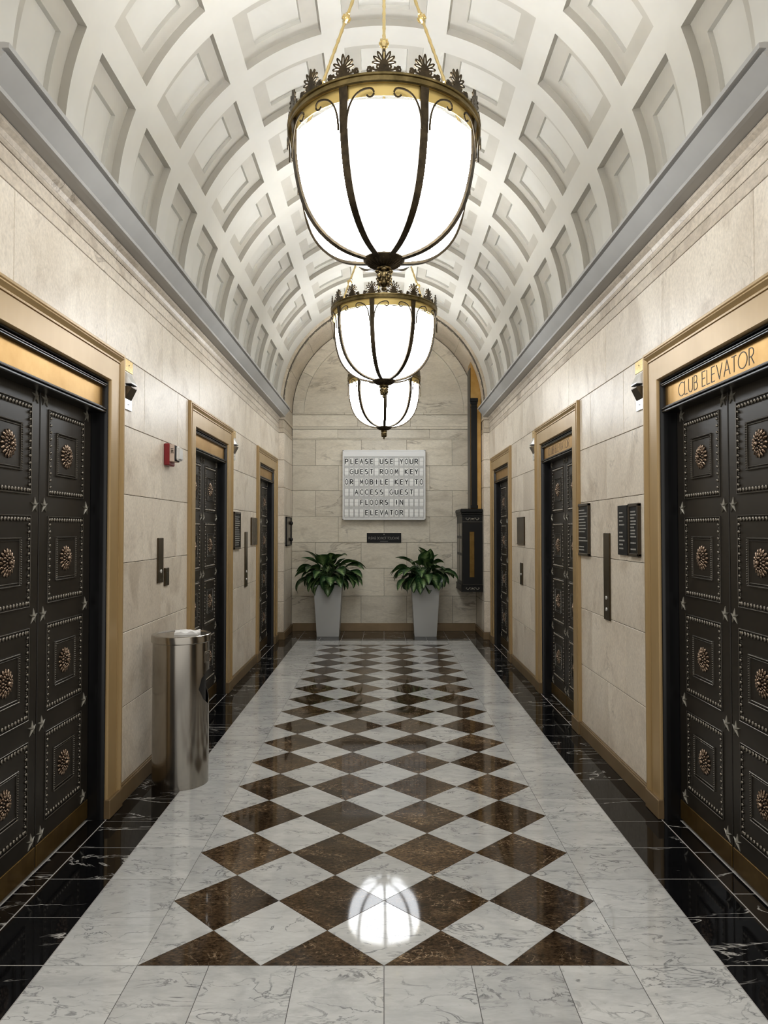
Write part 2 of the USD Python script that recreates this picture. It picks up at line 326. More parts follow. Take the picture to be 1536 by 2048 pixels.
# ------------------------------------------------------------------ walls
HALF_O, HALF_I, TOP_O, TOP_I = .75, .57, 2.4955, 2.313     # door casing
J = .0016
def along(profile, X, a, b):
    """profile (depth, z) drawn out along the corridor from a to b"""
    m = trimesh.creation.extrude_polygon(Polygon(profile), b - a, engine="earcut"); v = m.vertices
    m = trimesh.Trimesh(np.stack([X(v[:, 0]), a + v[:, 2], v[:, 1]], 1), m.faces, process=False); m.fix_normals(); return m
def wall_side(side):
    s = -1 if side == "left" else 1
    X = lambda d: s * (WX + d)
    piers = [(MOUTH, DOORS[0] - HALF_O), (DOORS[0] + HALF_O, DOORS[1] - HALF_O), (DOORS[1] + HALF_O, DOORS[2] - HALF_O), (DOORS[2] + HALF_O, NICHE)]
    back = [bx(X(.005), X(.20), a - (.12 if i else 0), b + (.12 if i < 3 else 0), 0, 2.36) for i, (a, b) in enumerate(piers)]
    back.append(bx(X(.005), X(.20), MOUTH, NICHE, 2.36, 3.24))
    w = part("wall_" + side, cat(back), joint_dark, kind="structure", cat="wall",
             label=f"{side} corridor wall of large beige marble slabs with three elevator doors")
    def slab(a, b, z0, z1, d0=0.0, name="stone_slab", mat=None):
        if b - a < .01: return
        part(name, cbox(X(d0), X(.02), a + J, b - J, z0 + J, z1 - J, .0022), mat or wall_stone, w)
    for i, (a, b) in enumerate(piers):
        c = 4.662 if i == 1 else (a + b) / 2
        for k in range(6):
            if b - a < .5: cuts = []
            else: cuts = [c - .346, c + .346] if k % 2 else [c]
            e = [a] + cuts + [b]
            for p, q in zip(e[:-1], e[1:]): slab(p, q, COURSES[k], COURSES[k + 1])
    e = [MOUTH] + [y for y in (4.652 + .937 * k for k in range(-3, 7)) if MOUTH + .1 < y < NICHE - .1] + [NICHE]
    for p, q in zip(e[:-1], e[1:]): slab(p, q, COURSES[6], COURSES[7])
    for z0, z1, off in ((2.878, 2.942, .3), (2.942, 3.008, .3)):
        e = [MOUTH] + [y for y in (MOUTH + off + 1.24 * k for k in range(9)) if y < NICHE - .2] + [NICHE]
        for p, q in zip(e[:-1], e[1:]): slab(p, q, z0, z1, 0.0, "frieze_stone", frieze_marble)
    # moulded top course under the ledge
    e = [MOUTH] + [MOUTH + .3 + 1.24 * k for k in range(6)] + [NICHE]
    for p, q in zip(e[:-1], e[1:]):
        pr = [(0.0, 3.010), (-.006, 3.018), (-.006, 3.03), (.006, 3.04), (-.004, 3.062), (-.022, 3.078), (-.022, 3.094), (.02, 3.094), (.02, 3.010)]
        m = along(pr, X, p + J, q - J)
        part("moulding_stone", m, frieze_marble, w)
    # baseboard
    bb = thing("baseboard_" + side, f"brown bronze baseboard running along the {side} wall between the elevator doors", "baseboard", kind="structure")
    for a, b in piers:
        part("baseboard_segment", cat([cbox(X(-.016), X(.004), a + .001, b - .001, .0, .092, .003), cbox(X(-.010), X(.004), a + .001, b - .001, .088, .101, .003)]), base_bronze, bb)
    # projecting ledge under the vault
    pr = [(.03, 3.096), (-.072, 3.096), (-.092, 3.098), (-.094, 3.114), (-.086, 3.117), (-.148, 3.188), (-.136, 3.190), (-.136, 3.201), (-.161, 3.202), (-.163, 3.220), (-.145, 3.223), (-.02, 3.221), (.03, 3.221)]
    a, b = 2.42, NICHE - .0
    m = along(pr, X, a, b)
    part("trim_1" if s < 0 else "trim_2", m, trim_paint, kind="structure", cat="ledge", label=f"painted grey projecting ledge along the top of the {side} wall under the vault")
    return w
wall_side("left"); wall_side("right")

# hall wall around the corridor mouth (behind the frame, seen only from other positions)
outer = Polygon([(-3.2, 0), (3.2, 0), (3.2, 5.6), (-3.2, 5.6)])
hole = Polygon([(-WX, -.1), (WX, -.1), (WX, 3.2), (R, SPRING)] + [(R * math.cos(a), SPRING + R * math.sin(a)) for a in np.linspace(0, PI, 40)] + [(-WX, 3.2)])
m = upright(extr(outer.difference(hole.buffer(.004)), .25)); m.apply_translation([0, MOUTH - .002, 0])
part("wall_front", m, wall_stone, kind="structure", cat="wall", label="beige stone hall wall around the mouth of the corridor")

# ------------------------------------------------------------------ barrel vault with coffers
def vp(r, deg, y): return (r * math.sin(math.radians(deg)), y, SPRING + r * math.cos(math.radians(deg)))
class Grid:
    def __init__(self): self.v, self.f = [], []
    def quad(self, a, b, c, d):
        n = len(self.v); self.v += [a, b, c, d]; self.f += [(n, n + 1, n + 2), (n, n + 2, n + 3)]
    def mesh(self, merge=True):
        m = trimesh.Trimesh(np.array(self.v, float), np.array(self.f), process=merge); return m
ROWS = [(2.70 + .634 * k, 2.70 + .634 * k + .46) for k in range(11)]
COLS = [(k * 26.45 - 10.45, k * 26.45 + 10.45) for k in range(-3, 4)]
pb = [-90.0]; pc = []
for a, b in COLS: pc += [(pb[-1], a, False), (a, b, True)]; pb += [a, b]
pc.append((pb[-1], 90.0, False))
yc = []; last = MOUTH
for a, b in ROWS: yc += [(last, a, False), (a, b, True)]; last = b
yc.append((last, NICHE + .0, False))
g = Grid(); NS = 8
for a, b, ca in pc:
    ns = NS if b - a > 8 else 3
    if b - a < 1e-6: continue
    for y0_, y1_, cb in yc:
        if ca and cb: continue
        for i in range(ns):
            p, q = a + (b - a) * i / ns, a + (b - a) * (i + 1) / ns
            g.quad(vp(R, p, y0_), vp(R, q, y0_), vp(R, q, y1_), vp(R, p, y1_))
for i in range(48):                                            # outer shell
    p, q = -90 + 180 * i / 48, -90 + 180 * (i + 1) / 48
    g.quad(vp(R + .14, p, MOUTH), vp(R + .14, p, NICHE), vp(R + .14, q, NICHE), vp(R + .14, q, MOUTH))
for s in (-1, 1):
    g.quad((s * R, MOUTH, SPRING), (s * R, NICHE, SPRING), (s * R, NICHE, 3.10), (s * R, MOUTH, 3.10))
    g.quad((s * (R + .14), MOUTH, SPRING), (s * (R + .14), NICHE, SPRING), (s * (R + .14), NICHE, 3.2), (s * (R + .14), MOUTH, 3.2))
ceiling = part("ceiling", g.mesh(), plaster, smooth=20, kind="structure", cat="ceiling", label="white plaster barrel vault ceiling with seven rows of recessed coffers")
d1, d2 = .042, .064
for y0_, y1_ in ROWS:
    for a, b in COLS:
        g = Grid(); ia, ib = a + 4.3, b - 4.3; iy0, iy1 = y0_ + .095, y1_ - .095
        o1, o2 = .25, .004                                          # returns lean a little outward
        r1, r2 = R + d1, R + d2
        def ring(ra, aa, ba, ya, yb_, rb, ab, bb_, yc_, yd):        # surface between two rectangles on the vault
            for i in range(NS):
                t, u = i / NS, (i + 1) / NS
                A = lambda w: aa + (ba - aa) * w
                B = lambda w: ab + (bb_ - ab) * w
                g.quad(vp(ra, A(t), ya), vp(ra, A(u), ya), vp(rb, B(u), yc_), vp(rb, B(t), yc_))
                g.quad(vp(ra, A(u), yb_), vp(ra, A(t), yb_), vp(rb, B(t), yd), vp(rb, B(u), yd))
            g.quad(vp(ra, aa, yb_), vp(ra, aa, ya), vp(rb, ab, yc_), vp(rb, ab, yd))
            g.quad(vp(ra, ba, ya), vp(ra, ba, yb_), vp(rb, bb_, yd), vp(rb, bb_, yc_))
        ring(R, a, b, y0_, y1_, r1, a + o1, b - o1, y0_ + o2, y1_ - o2)
        ring(r1, a + o1, b - o1, y0_ + o2, y1_ - o2, r1, ia, ib, iy0, iy1)
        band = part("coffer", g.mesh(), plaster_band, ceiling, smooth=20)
        g = Grid()
        ring(r1, ia, ib, iy0, iy1, r2, ia + .2, ib - .2, iy0 + .003, iy1 - .003)
        for i in range(NS):
            t = ia + .2 + (ib - ia - .4) * i / NS; u = ia + .2 + (ib - ia - .4) * (i + 1) / NS
            g.quad(vp(r2, t, iy0 + .003), vp(r2, u, iy0 + .003), vp(r2, u, iy1 - .003), vp(r2, t, iy1 - .003))
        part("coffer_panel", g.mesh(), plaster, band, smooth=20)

# ------------------------------------------------------------------ niche at the far end
wb = part("wall_back", cat([bx(-1.7, 1.7, BACK + .008, BACK + .25, -.02, 5.0)]), joint_dark, kind="structure", cat="wall",
          label="end wall of veined beige marble blocks inside the arched niche")
def bslab(x0, x1, z0, z1, d=0.0, name="stone_slab"):
    part(name, cbox(x0 + J, x1 - J, BACK - d, BACK + .02, z0 + J, z1 - J, .002), back_stone, wb)
for k in range(7):
    cuts = [-1.036, -.347, .345, 1.032] if k % 2 == 0 else [-.69, 0, .69]
    if k in (0,): cuts = [-1.036, -.347, .345, 1.032]
    e = [-NX] + cuts + [NX]
    for p, q in zip(e[:-1], e[1:]): bslab(p, q, COURSES[k], COURSES[k + 1] if k < 6 else 2.886)
for z0, z1, cuts, d in ((2.886, 2.91, [0], .004), (2.91, 3.05, [-.70, .69], -.004), (3.05, 3.09, [-.35, .5], .006), (3.09, 3.268, [-.40, .40], 0), (3.268, 3.30, [-.6, .6], .016)):
    e = [-NX] + cuts + [NX]
    for p, q in zip(e[:-1], e[1:]): bslab(p, q, z0, z1, d, "frieze_stone")
def arc_block(r0, r1, a0, a1, y0_, y1_, n=7):
    th = np.radians(np.linspace(a0, a1, n)); v = []
    for t in th:
        for r, y in ((r0, y0_), (r1, y0_), (r1, y1_), (r0, y1_)): v.append((r * math.cos(t), y, 3.30 - .01 + r * math.sin(t)))
    f = []
    for i in range(n - 1):
        for j in range(4):
            q = [i * 4 + j, i * 4 + (j + 1) % 4, (i + 1) * 4 + (j + 1) % 4, (i + 1) * 4 + j]; f += [(q[0], q[1], q[2]), (q[0], q[2], q[3])]
    f += [(0, 2, 1), (0, 3, 2)]; e = (n - 1) * 4; f += [(e, e + 1, e + 2), (e, e + 2, e + 3)]
    m = trimesh.Trimesh(np.array(v), np.array(f), process=False); m.fix_normals(); return m
dj = .07
e = [0.0, 26, 58, 92, 124, 153, 180]
for a, b in zip(e[:-1], e[1:]):                                 # shallow ring of stones on the lunette
    part("lunette_ring_stone", arc_block(1.215, NX - .01, a + dj, b - dj, BACK - .026, BACK + .02, 9), back_stone, wb, smooth=20)
disc = Polygon([(1.213 * math.cos(t), 1.213 * math.sin(t)) for t in np.linspace(0, PI, 60)])
for x0, x1 in ((-1.3, -.42), (-.42, .42), (.42, 1.3)):
    q = disc.intersection(sbox(x0 + J, .012, x1 - J, 2)); m = upright(extr(q, .02)); m.apply_translation([0, BACK + .02, 3.29])
    part("lunette_stone", m, back_stone, wb)
arch = part("trim_3", cat([arc_block(NX + .012, R + .14, 0, 180, NICHE + .02, BACK + .02, 40)]), joint_dark, kind="structure", cat="arch", label="stone arch over the niche at the end of the corridor")
e = np.linspace(0, 180, 10)
for i, (a, b) in enumerate(zip(e[:-1], e[1:])):
    part("voussoir", cat([arc_block(NX, R + .06, a + dj, b - dj, NICHE + .07, BACK - .0, 9), arc_block(NX + .012, R + .06, a + dj, b - dj, NICHE + .035, NICHE + .07, 9), arc_block(NX + .022, R + .06, a + dj, b - dj, NICHE + .001, NICHE + .035, 9)]), arch_stone, arch, smooth=20)
for side, s in (("left", -1), ("right", 1)):
    nw = part("wall_niche_" + side, bx(s * (NX + .016), s * 1.70, NICHE + .012, BACK + .02, 0, 3.29), joint_dark, kind="structure", cat="wall", label=f"{side} side wall and pilaster of the arched end niche")
    for k in range(7):
        z1 = COURSES[k + 1]
        part("stone_block", cbox(s * NX, s * (WX + .03), NICHE, BACK - .0, COURSES[k] + J, z1 - J, .004), wall_stone, nw)
    for z0, z1, d in ((2.878, 2.945, .0), (2.945, 3.06, .006), (3.06, 3.10, -.006), (3.10, 3.288, 0)):
        part("frieze_stone", cbox(s * (NX + d), s * (WX + .03), NICHE + d, BACK, z0 + J, z1 - J, .004), arch_stone, nw)
    bb = part("baseboard_niche_" + side, cat([cbox(s * (NX - .014), s * WX, NICHE - .014, BACK, 0, .10, .003)]), base_bronze, kind="structure", cat="baseboard", label=f"brown bronze baseboard around the {side} pilaster of the niche")
part("baseboard_back", cat([cbox(-NX + .014, NX - .014, BACK - .016, BACK + .002, 0, .108, .003), cbox(-NX + .014, NX - .014, BACK - .010, BACK + .002, .105, .118, .003)]), base_bronze, kind="structure", cat="baseboard", label="brown bronze baseboard along the end wall behind the planters")

# ------------------------------------------------------------------ elevator doors (local: x right, -y towards the viewer, z up)
def sweep_frame(profile, half, top, zb=0.0):
    """profile (w, d): w from the outer edge inwards, d proud of the wall; mitred over both jambs and the head"""
    n = len(profile); rings = []
    for sx, head in ((-1, 0), (-1, 1), (1, 1), (1, 0)):
        rings.append([(sx * (half - w), -d, (top - w) if head else zb) for w, d in profile])
    v = np.array(rings).reshape(-1, 3); f = []
    for i in range(3):
        for j in range(n - 1):
            q = [i * n + j, i * n + j + 1, (i + 1) * n + j + 1, (i + 1) * n + j]; f += [(q[0], q[1], q[2]), (q[0], q[2], q[3])]
    return trimesh.Trimesh(v, np.array(f), process=False)
ICO = trimesh.creation.icosphere(subdivisions=1, radius=1.0)
OCT = trimesh.creation.icosphere(subdivisions=0, radius=1.0)
def blob(x, y, z, rx, ry, rz, low=False):
    m = (OCT if low else ICO).copy(); m.apply_scale([rx, ry, rz]); m.apply_translation([x, y, z]); return m
def star_mesh(r, depth):
    v = [(0, -depth, 0)]
    for i in range(10):
        a = PI / 2 + i * PI / 5; q = r if i % 2 == 0 else r * .27
        v.append((q * math.cos(a), 0, q * math.sin(a)))
    v += [(x, .004, z) for x, _, z in v[1:]]
    f = [(0, 1 + (i + 1) % 10, 1 + i) for i in range(10)] + [(1 + i, 1 + (i + 1) % 10, 11 + i) for i in range(10)] + [(1 + (i + 1) % 10, 11 + (i + 1) % 10, 11 + i) for i in range(10)]
    m = trimesh.Trimesh(np.array(v), np.array(f), process=False); m.fix_normals()
    if m.face_normals[:10, 1].mean() > 0: m.invert()
    return m
def rosette_mesh():
    out = [blob(0, -.016, 0, .0105, .012, .0105)]
    for n, r0, ln, wd, yy, ph in ((16, .049, .021, .0082, -.004, 0), (16, .036, .013, .0062, -.011, .2), (10, .0215, .009, .0052, -.013, 0)):
        for i in range(n):
            a = 2 * PI * i / n + ph
            m = ICO.copy(); m.apply_scale([ln * .62, .0055, wd * .80])
            m.apply_transform(trimesh.transformations.rotation_matrix(.25, [0, 0, 1])); m.apply_translation([r0, yy, 0])
            m.apply_transform(trimesh.transformations.rotation_matrix(-a, [0, 1, 0])); out.append(m)
    return cat(out)
ROSETTE, STAR = rosette_mesh(), star_mesh(.037, .010)
PANEL_Z = [.396 + .494 * k for k in range(4)]
LF = .085                                                      # depth of the leaf's face behind the wall face
def door_set(name, label, club):
    t = thing(name, label, "elevator door", kind="structure")
    prof = [(0, -.002), (0, .020), (.004, .024), (.014, .024), (.018, .020), (.019, .012), (.022, .012), (.023, .026), (.030, .028), (.038, .020), (.047, .013), (.053, .013), (.056, .018), (.059, .018), (.060, .009), (.063, .009), (.064, .014), (.172, .014), (.176, .010), (.178, .0), (.178, -.02), (.18, -.03)]
    part("casing", sweep_frame(prof, HALF_O, TOP_O, .10), casing_bronze, t, smooth=35)
    for s in (-1, 1):
        part("plinth_block", cbox(s * (HALF_O + .001), s * (HALF_I - .004), -.030, .02, 0, .101, .004), base_bronze, t)
    # black metal lining with a bead towards the corridor
    prof2 = [(0, -.012), (0, -.004), (.004, .0), (.009, -.003), (.012, -.012), (.014, -.020), (.015, -.035), (.016, -.035), (.016, -.13)]
    part("lining", sweep_frame(prof2, HALF_I + .002, TOP_I + .002, 0), frame_black, t, smooth=35)
    hb = HALF_I - .014
    part("transom_moulding", cat([cbox(-hb, hb, -.001, .03, 2.288, 2.296, .003), cbox(-hb, hb, .004, .035, 2.281, 2.289, .002)]), frame_black, t)
    part("lintel_bar", cat([cbox(-hb, hb, .006, .105, 2.142, 2.156, .004), cbox(-hb, hb, .0, .05, 2.157, 2.164, .003), cbox(-hb, hb, .008, .05, 2.165, 2.172, .002)]), frame_black, t)
    tp = part("transom_panel", cbox(-hb, hb, .026, .04, 2.170, 2.284, .001), polished_brass, t, label="polished brass panel lettered CLUB ELEVATOR" if club else "polished brass panel")
    if club:
        sh, wd = text_shape("CLUB ELEVATOR", .068, .06, .21, .42)
        sh = affinity.scale(sh, .73 / wd, 1, origin=(0, 0)); m = upright(extr(sh, .0015)); m.apply_translation([-.388, .0265, 2.194])
        part("lettering", m, letter_ink, tp)
    for s in (-1, 1):                                            # two leaves, seam at x = 0
        w0, w1 = .004, HALF_I - .016
        L = part("leaf", cbox(s * w0, s * w1, LF, LF + .04, .012, 2.15, .003), door_metal, t)
        for zc in PANEL_Z:
            x0, x1, z0, z1 = .084, .455, zc - .195, zc + .195
            bead = []
            for xx in (x0 + .012, x1 - .012):                    # bead-and-reel up both sides
                nb = 11
                for i in range(nb):
                    z = z0 + .035 + (z1 - z0 - .07) * i / (nb - 1)
                    bead.append(blob(s * xx, LF - .003, z, .0072, .008, .0078))
                    if i < nb - 1:
                        zz = z + (z1 - z0 - .07) / (nb - 1) / 2
                        bead.append(blob(s * xx, LF - .001, zz + .0035, .0045, .005, .0022, True)); bead.append(blob(s * xx, LF - .001, zz - .0035, .0045, .005, .0022, True))
            for zz, up in ((z1 - .012, 1), (z0 + .012, -1)):     # tongue ornament along top and bottom
                nb = 13
                for i in range(nb):
                    x = x0 + .03 + (x1 - x0 - .06) * i / (nb - 1)
                    bead.append(blob(s * x, LF - .003, zz, .0066, .008, .0105)); bead.append(blob(s * (x + .0125), LF - .001, zz + .002 * up, .0022, .005, .008, True))
            for xx in (x0 + .012, x1 - .012):
                for zz in (z0 + .012, z1 - .012): bead.append(blob(s * xx, LF - .002, zz, .009, .008, .009))
            part("ornament_border", cat(bead), dark_pewter if False else worn_pewter, L, smooth=True)
            fil = [cbox(s * x0, s * x1, LF - .009, LF + .004, z0 - .007, z0 - .002, .002), cbox(s * x0, s * x1, LF - .007, LF + .004, z1 + .002, z1 + .006, .002),
                   cbox(s * (x0 - .005), s * (x0 - .001), LF - .006, LF + .004, z0 - .007, z1 + .006, .001), cbox(s * (x1 + .001), s * (x1 + .005), LF - .006, LF + .004, z0 - .007, z1 + .006, .001)]
            part("panel_fillet", cat(fil), dark_pewter, L)
            c, hw, hh = (x0 + x1) / 2, .108, .104                # inner square frame
            fr = []
            for u in (0, .011):
                fr += [cbox(s * (c - hw + u), s * (c + hw - u), LF - .010 + u * .4, LF + .004, zc + hh - u - .006, zc + hh - u, .0025), cbox(s * (c - hw + u), s * (c + hw - u), LF - .010 + u * .4, LF + .004, zc - hh + u, zc - hh + u + .006, .0025)]
            for xx in (c - hw + .004, c + hw - .004):
                for i in range(19): fr.append(blob(s * xx, LF - .005, zc - hh + .012 + (2 * hh - .024) * i / 18, .004, .006, .0045, True))
                fr.append(cbox(s * (xx - .004), s * (xx + .004), LF - .004, LF + .004, zc - hh, zc + hh, .001))
            part("inner_frame", cat(fr), dark_pewter, L)
            part("rosette", moved(ROSETTE, s * c, LF, zc), copper, L, smooth=True, label="copper-coloured flower rosette")
        for k in range(5):
            z = .396 - .247 + .494 * k
            for xx in (.043, .492): part("star", moved(STAR, s * xx, LF - .003, min(z, 2.118)), star_metal, L, label="small raised five-pointed star")
        part("kick_plate", cbox(s * (w0 + .002), s * (w1 - .002), LF - .004, LF + .01, .014, .112, .002), kick_brass, L, label="dull brass kick plate")
    part("shaft_backing", bx(-.61, .61, LF + .045, LF + .06, 0, 2.36), black_matte, t)
    return t
RZ = {"left": 90, "right": -90}
def at_wall(side, y, z=0.0): return ((-WX if side == "left" else WX), y, z)
d1_ = door_set("door_1", "nearest elevator door on the left wall with plain brass transom, cut by the left edge", False)
def place(p, loc, rz):
    x = UsdGeom.Xform(p); ops = x.GetOrderedXformOps(); ops[0].Set(Gf.Vec3d(*loc)); ops[1].Set(rz)
place(d1_, at_wall("left", DOORS[0]), 90)
d4_ = door_set("door_4", "nearest elevator door on the right wall lettered CLUB ELEVATOR, cut by the right edge", True)
place(d4_, at_wall("right", DOORS[0]), -90)
def door_copy(src, n, label, side, y):
    r = thing(f"door_{n}", label, "elevator door", at_wall(side, y), RZ[side], None, "structure")
    r.GetReferences().AddInternalReference(src.GetPath()); r.SetInstanceable(True)
door_copy(d1_, 2, "middle elevator door on the left wall, beyond the steel bin, with plain brass transom", "left", DOORS[1])
door_copy(d1_, 3, "farthest elevator door on the left wall, next to the end niche", "left", DOORS[2])
door_copy(d4_, 5, "middle elevator door on the right wall with small CLUB ELEVATOR lettering on its brass transom", "right", DOORS[1])
door_copy(d1_, 6, "farthest elevator door on the right wall, next to the mailbox niche", "right", DOORS[2])

# ------------------------------------------------------------------ pendant lamps
from scipy.interpolate import PchipInterpolator
prz = np.array([(.03, 2.800), (.09, 2.805), (.18, 2.822), (.265, 2.862), (.335, 2.925), (.382, 3.00), (.412, 3.09), (.430, 3.19), (.435, 3.26), (.434, 3.328)])
tt = np.linspace(0, 1, len(prz)); fr_, fz_ = PchipInterpolator(tt, prz[:, 0]), PchipInterpolator(tt, prz[:, 1])
bowl = [(float(fr_(t)), float(fz_(t))) for t in np.linspace(.04, 1, 22)]
def palmette():
    sh = []
    for i in range(7):
        a = math.radians(90 + (i - 3) * 27); ln = .062 - abs(i - 3) * .005
        e = Point(0, 0).buffer(1, quad_segs=5); e = affinity.scale(e, .0085, ln / 2, origin=(0, 0)); e = e.difference(affinity.translate(affinity.scale(Point(0, 0).buffer(1, quad_segs=4), .0032, ln * .3), 0, ln * .05))
        e = affinity.translate(e, 0, ln / 2 + .004); sh.append(affinity.translate(affinity.rotate(e, math.degrees(a) - 90, origin=(0, 0)), 0, .036))
    sh.append(Polygon([(-.010, .050), (.010, .050), (.013, .036), (.024, .014), (-.024, .014), (-.013, .036)]))
    for s in (-1, 1):
        def spiral(cx, cy, r0, turns, a0, w):
            p = [(cx + s * (r0 * (1 - t * .75)) * math.cos(a0 + turns * 2 * PI * t), cy + r0 * (1 - t * .75) * math.sin(a0 + turns * 2 * PI * t)) for t in np.linspace(0, 1, 22)]
            return LineString(p).buffer(w, quad_segs=2)
        sh += [spiral(s * .022, .026, .013, 1.2, 2.2, .0035), spiral(s * .062, .012, .011, 1.3, 2.6, .0032),
               LineString([(s * .012, .012), (s * .034, .010), (s * .05, .016), (s * .058, .024), (s * .066, .022)]).buffer(.0042, quad_segs=2), Point(s * .045, .021).buffer(.005, quad_segs=2)]
    sh.append(Polygon([(-.03, 0), (.03, 0), (.02, .02), (-.02, .02)])); sh.append(Point(0, .098).buffer(.004, quad_segs=2))
    return upright(extr(unary_union(sh).simplify(.0006), .006))
PALM = palmette()
def rz_(m, deg): m = m.copy(); m.apply_transform(trimesh.transformations.rotation_matrix(math.radians(deg), [0, 0, 1])); return m
def pendant(y, rot, label):
    t = thing("pendant_lamp", label, "pendant lamp", (0, y, 0), rot, "bowl pendant lamps along the vault")
    RT = 3.375                                                   # bottom of the ring
    prof = [(.440, RT + .004), (.452, RT + .002), (.458, RT + .007), (.458, RT + .012), (.453, RT + .014), (.453, RT + .030), (.458, RT + .033), (.460, RT + .040), (.456, RT + .044), (.446, RT + .044), (.440, RT + .042), (.440, RT + .004)]
    part("ring", lathe(prof, 72), lamp_brass, t, smooth=40)
    part("ring_liner", lathe([(.434, RT - .048), (.4385, RT - .048), (.4385, RT + .04), (.434, RT + .04), (.434, RT - .048)], 8 * 6), gold_liner, t, smooth=40, label="gold-coloured inner band above the glass")
    for i in range(16):
        m = moved(PALM, 0, -.446, RT + .041); part("palmette", rz_(m, i * 22.5), lamp_bronze, t)
    for i in range(8):
        a0, a1 = math.radians(i * 45 - 90 - 22.5), math.radians(i * 45 - 90 + 22.5); v = []; nu = 6
        for r, z in bowl:
            for u in range(nu + 1):
                w = u / nu
                bulge = 1 + .030 * math.sin(PI * w)
                v.append((r * bulge * ((1 - w) * math.cos(a0) + w * math.cos(a1)), r * bulge * ((1 - w) * math.sin(a0) + w * math.sin(a1)), z))
        f = []
        for k in range(len(bowl) - 1):
            for u in range(nu):
                q = k * (nu + 1) + u; f += [(q, q + 1, q + nu + 2), (q, q + nu + 2, q + nu + 1)]
        m = trimesh.Trimesh(np.array(v), np.array(f), process=False); part("glass_panel", m, lamp_glass, t, smooth=True)
        rib = []                                                  # flat bar following the bowl
        pts = [(r + .006, z - .004) for r, z in bowl] + [(.447, RT + .01)]
        pr = np.array(pts); tg = np.gradient(pr, axis=0); tg /= np.linalg.norm(tg, axis=1, keepdims=True); nm = np.c_[tg[:, 1], -tg[:, 0]]
        v = []
        for (r, z), n_, q in zip(pr, nm, np.linspace(.7, 1, len(pr))):
            for s_, o in ((-1, -.006), (1, -.006), (1, .005), (-1, .005)): v.append((r + n_[0] * o, s_ * .019 * q, z + n_[1] * o))
        f = []
        for k in range(len(pr) - 1):
            for j in range(4):
                q = [k * 4 + j, k * 4 + (j + 1) % 4, (k + 1) * 4 + (j + 1) % 4, (k + 1) * 4 + j]; f += [(q[0], q[1], q[2]), (q[0], q[2], q[3])]
        f += [(0, 2, 1), (0, 3, 2)]; e = (len(pr) - 1) * 4; f += [(e, e + 1, e + 2), (e, e + 2, e + 3)]
        m = trimesh.Trimesh(np.array(v), np.array(f), process=False); m.fix_normals()
        rb = part("rib", rz_(m, i * 45 - 90 + 22.5), lamp_bronze, t, smooth=35)
        for s_ in (-1, 1):                                        # wire scrolls springing from the rib
            p = []
            for w in np.linspace(0, 1, 26):
                if w < .6:
                    k = w / .6; ang = .042 + .22 * (k ** 2.2); z = 3.195 + .155 * math.sin(k * PI / 2)
                else:
                    k = (w - .6) / .4; a_ = PI / 2 - k * 1.35 * PI; ang = .262 + (.045 * (1 - .35 * k)) * math.cos(a_); z = 3.328 + .022 * (1 - .35 * k) * math.sin(a_)
                rr = .456
                p.append((rr * math.cos(s_ * ang), rr * math.sin(s_ * ang), z))
            part("scroll", rz_(tube(p, .0042, 6), i * 45 - 90 + 22.5), lamp_bronze, rb, smooth=True)
    for i in range(4):                                            # bulbs inside the bowl
        bl = trimesh.creation.icosphere(subdivisions=2, radius=.035); bl.apply_scale([1, 1, 1.35]); bl.apply_translation([.15 * math.cos(i * PI / 2 + .6), .15 * math.sin(i * PI / 2 + .6), 3.22])
        part("bulb", bl, bulb_glow, t, smooth=True)
    # bottom boss and finial
    boss = lathe([(0, 2.768), (.03, 2.768), (.045, 2.772), (.075, 2.782), (.093, 2.795), (.099, 2.803), (.099, 2.809), (.090, 2.813), (.02, 2.814)], 48)
    fl = [boss]
    for i in range(28):
        a = 2 * PI * i / 28; fl.append(tube([(r * math.cos(a), r * math.sin(a), z) for r, z in ((.035, 2.769), (.06, 2.7755), (.086, 2.790))], .0035, 5))
    part("bottom_boss", cat(fl), lamp_bronze, t, smooth=35, label="fluted bronze boss under the bowl")
    fin = [lathe([(0, 2.655), (.008, 2.657), (.014, 2.666), (.010, 2.676), (.020, 2.684), (.027, 2.70), (.032, 2.722), (.030, 2.742), (.020, 2.752), (.034, 2.757), (.036, 2.764), (.02, 2.772)], 24)]
    for k in range(5):
        z = 2.690 + k * .0125; r = .022 + .010 * math.sin((k + 1) / 6 * PI)
        for i in range(8):
            a = 2 * PI * (i + .5 * (k % 2)) / 8; fin.append(blob(r * math.cos(a), r * math.sin(a), z, .0075, .0075, .008, True))
    for i in range(4):
        a = PI / 2 * i; fin.append(blob(.030 * math.cos(a), .030 * math.sin(a), 2.752, .013, .013, .011))
    part("finial", cat(fin), finial_bronze, t, smooth=40, label="cast brass bud finial")
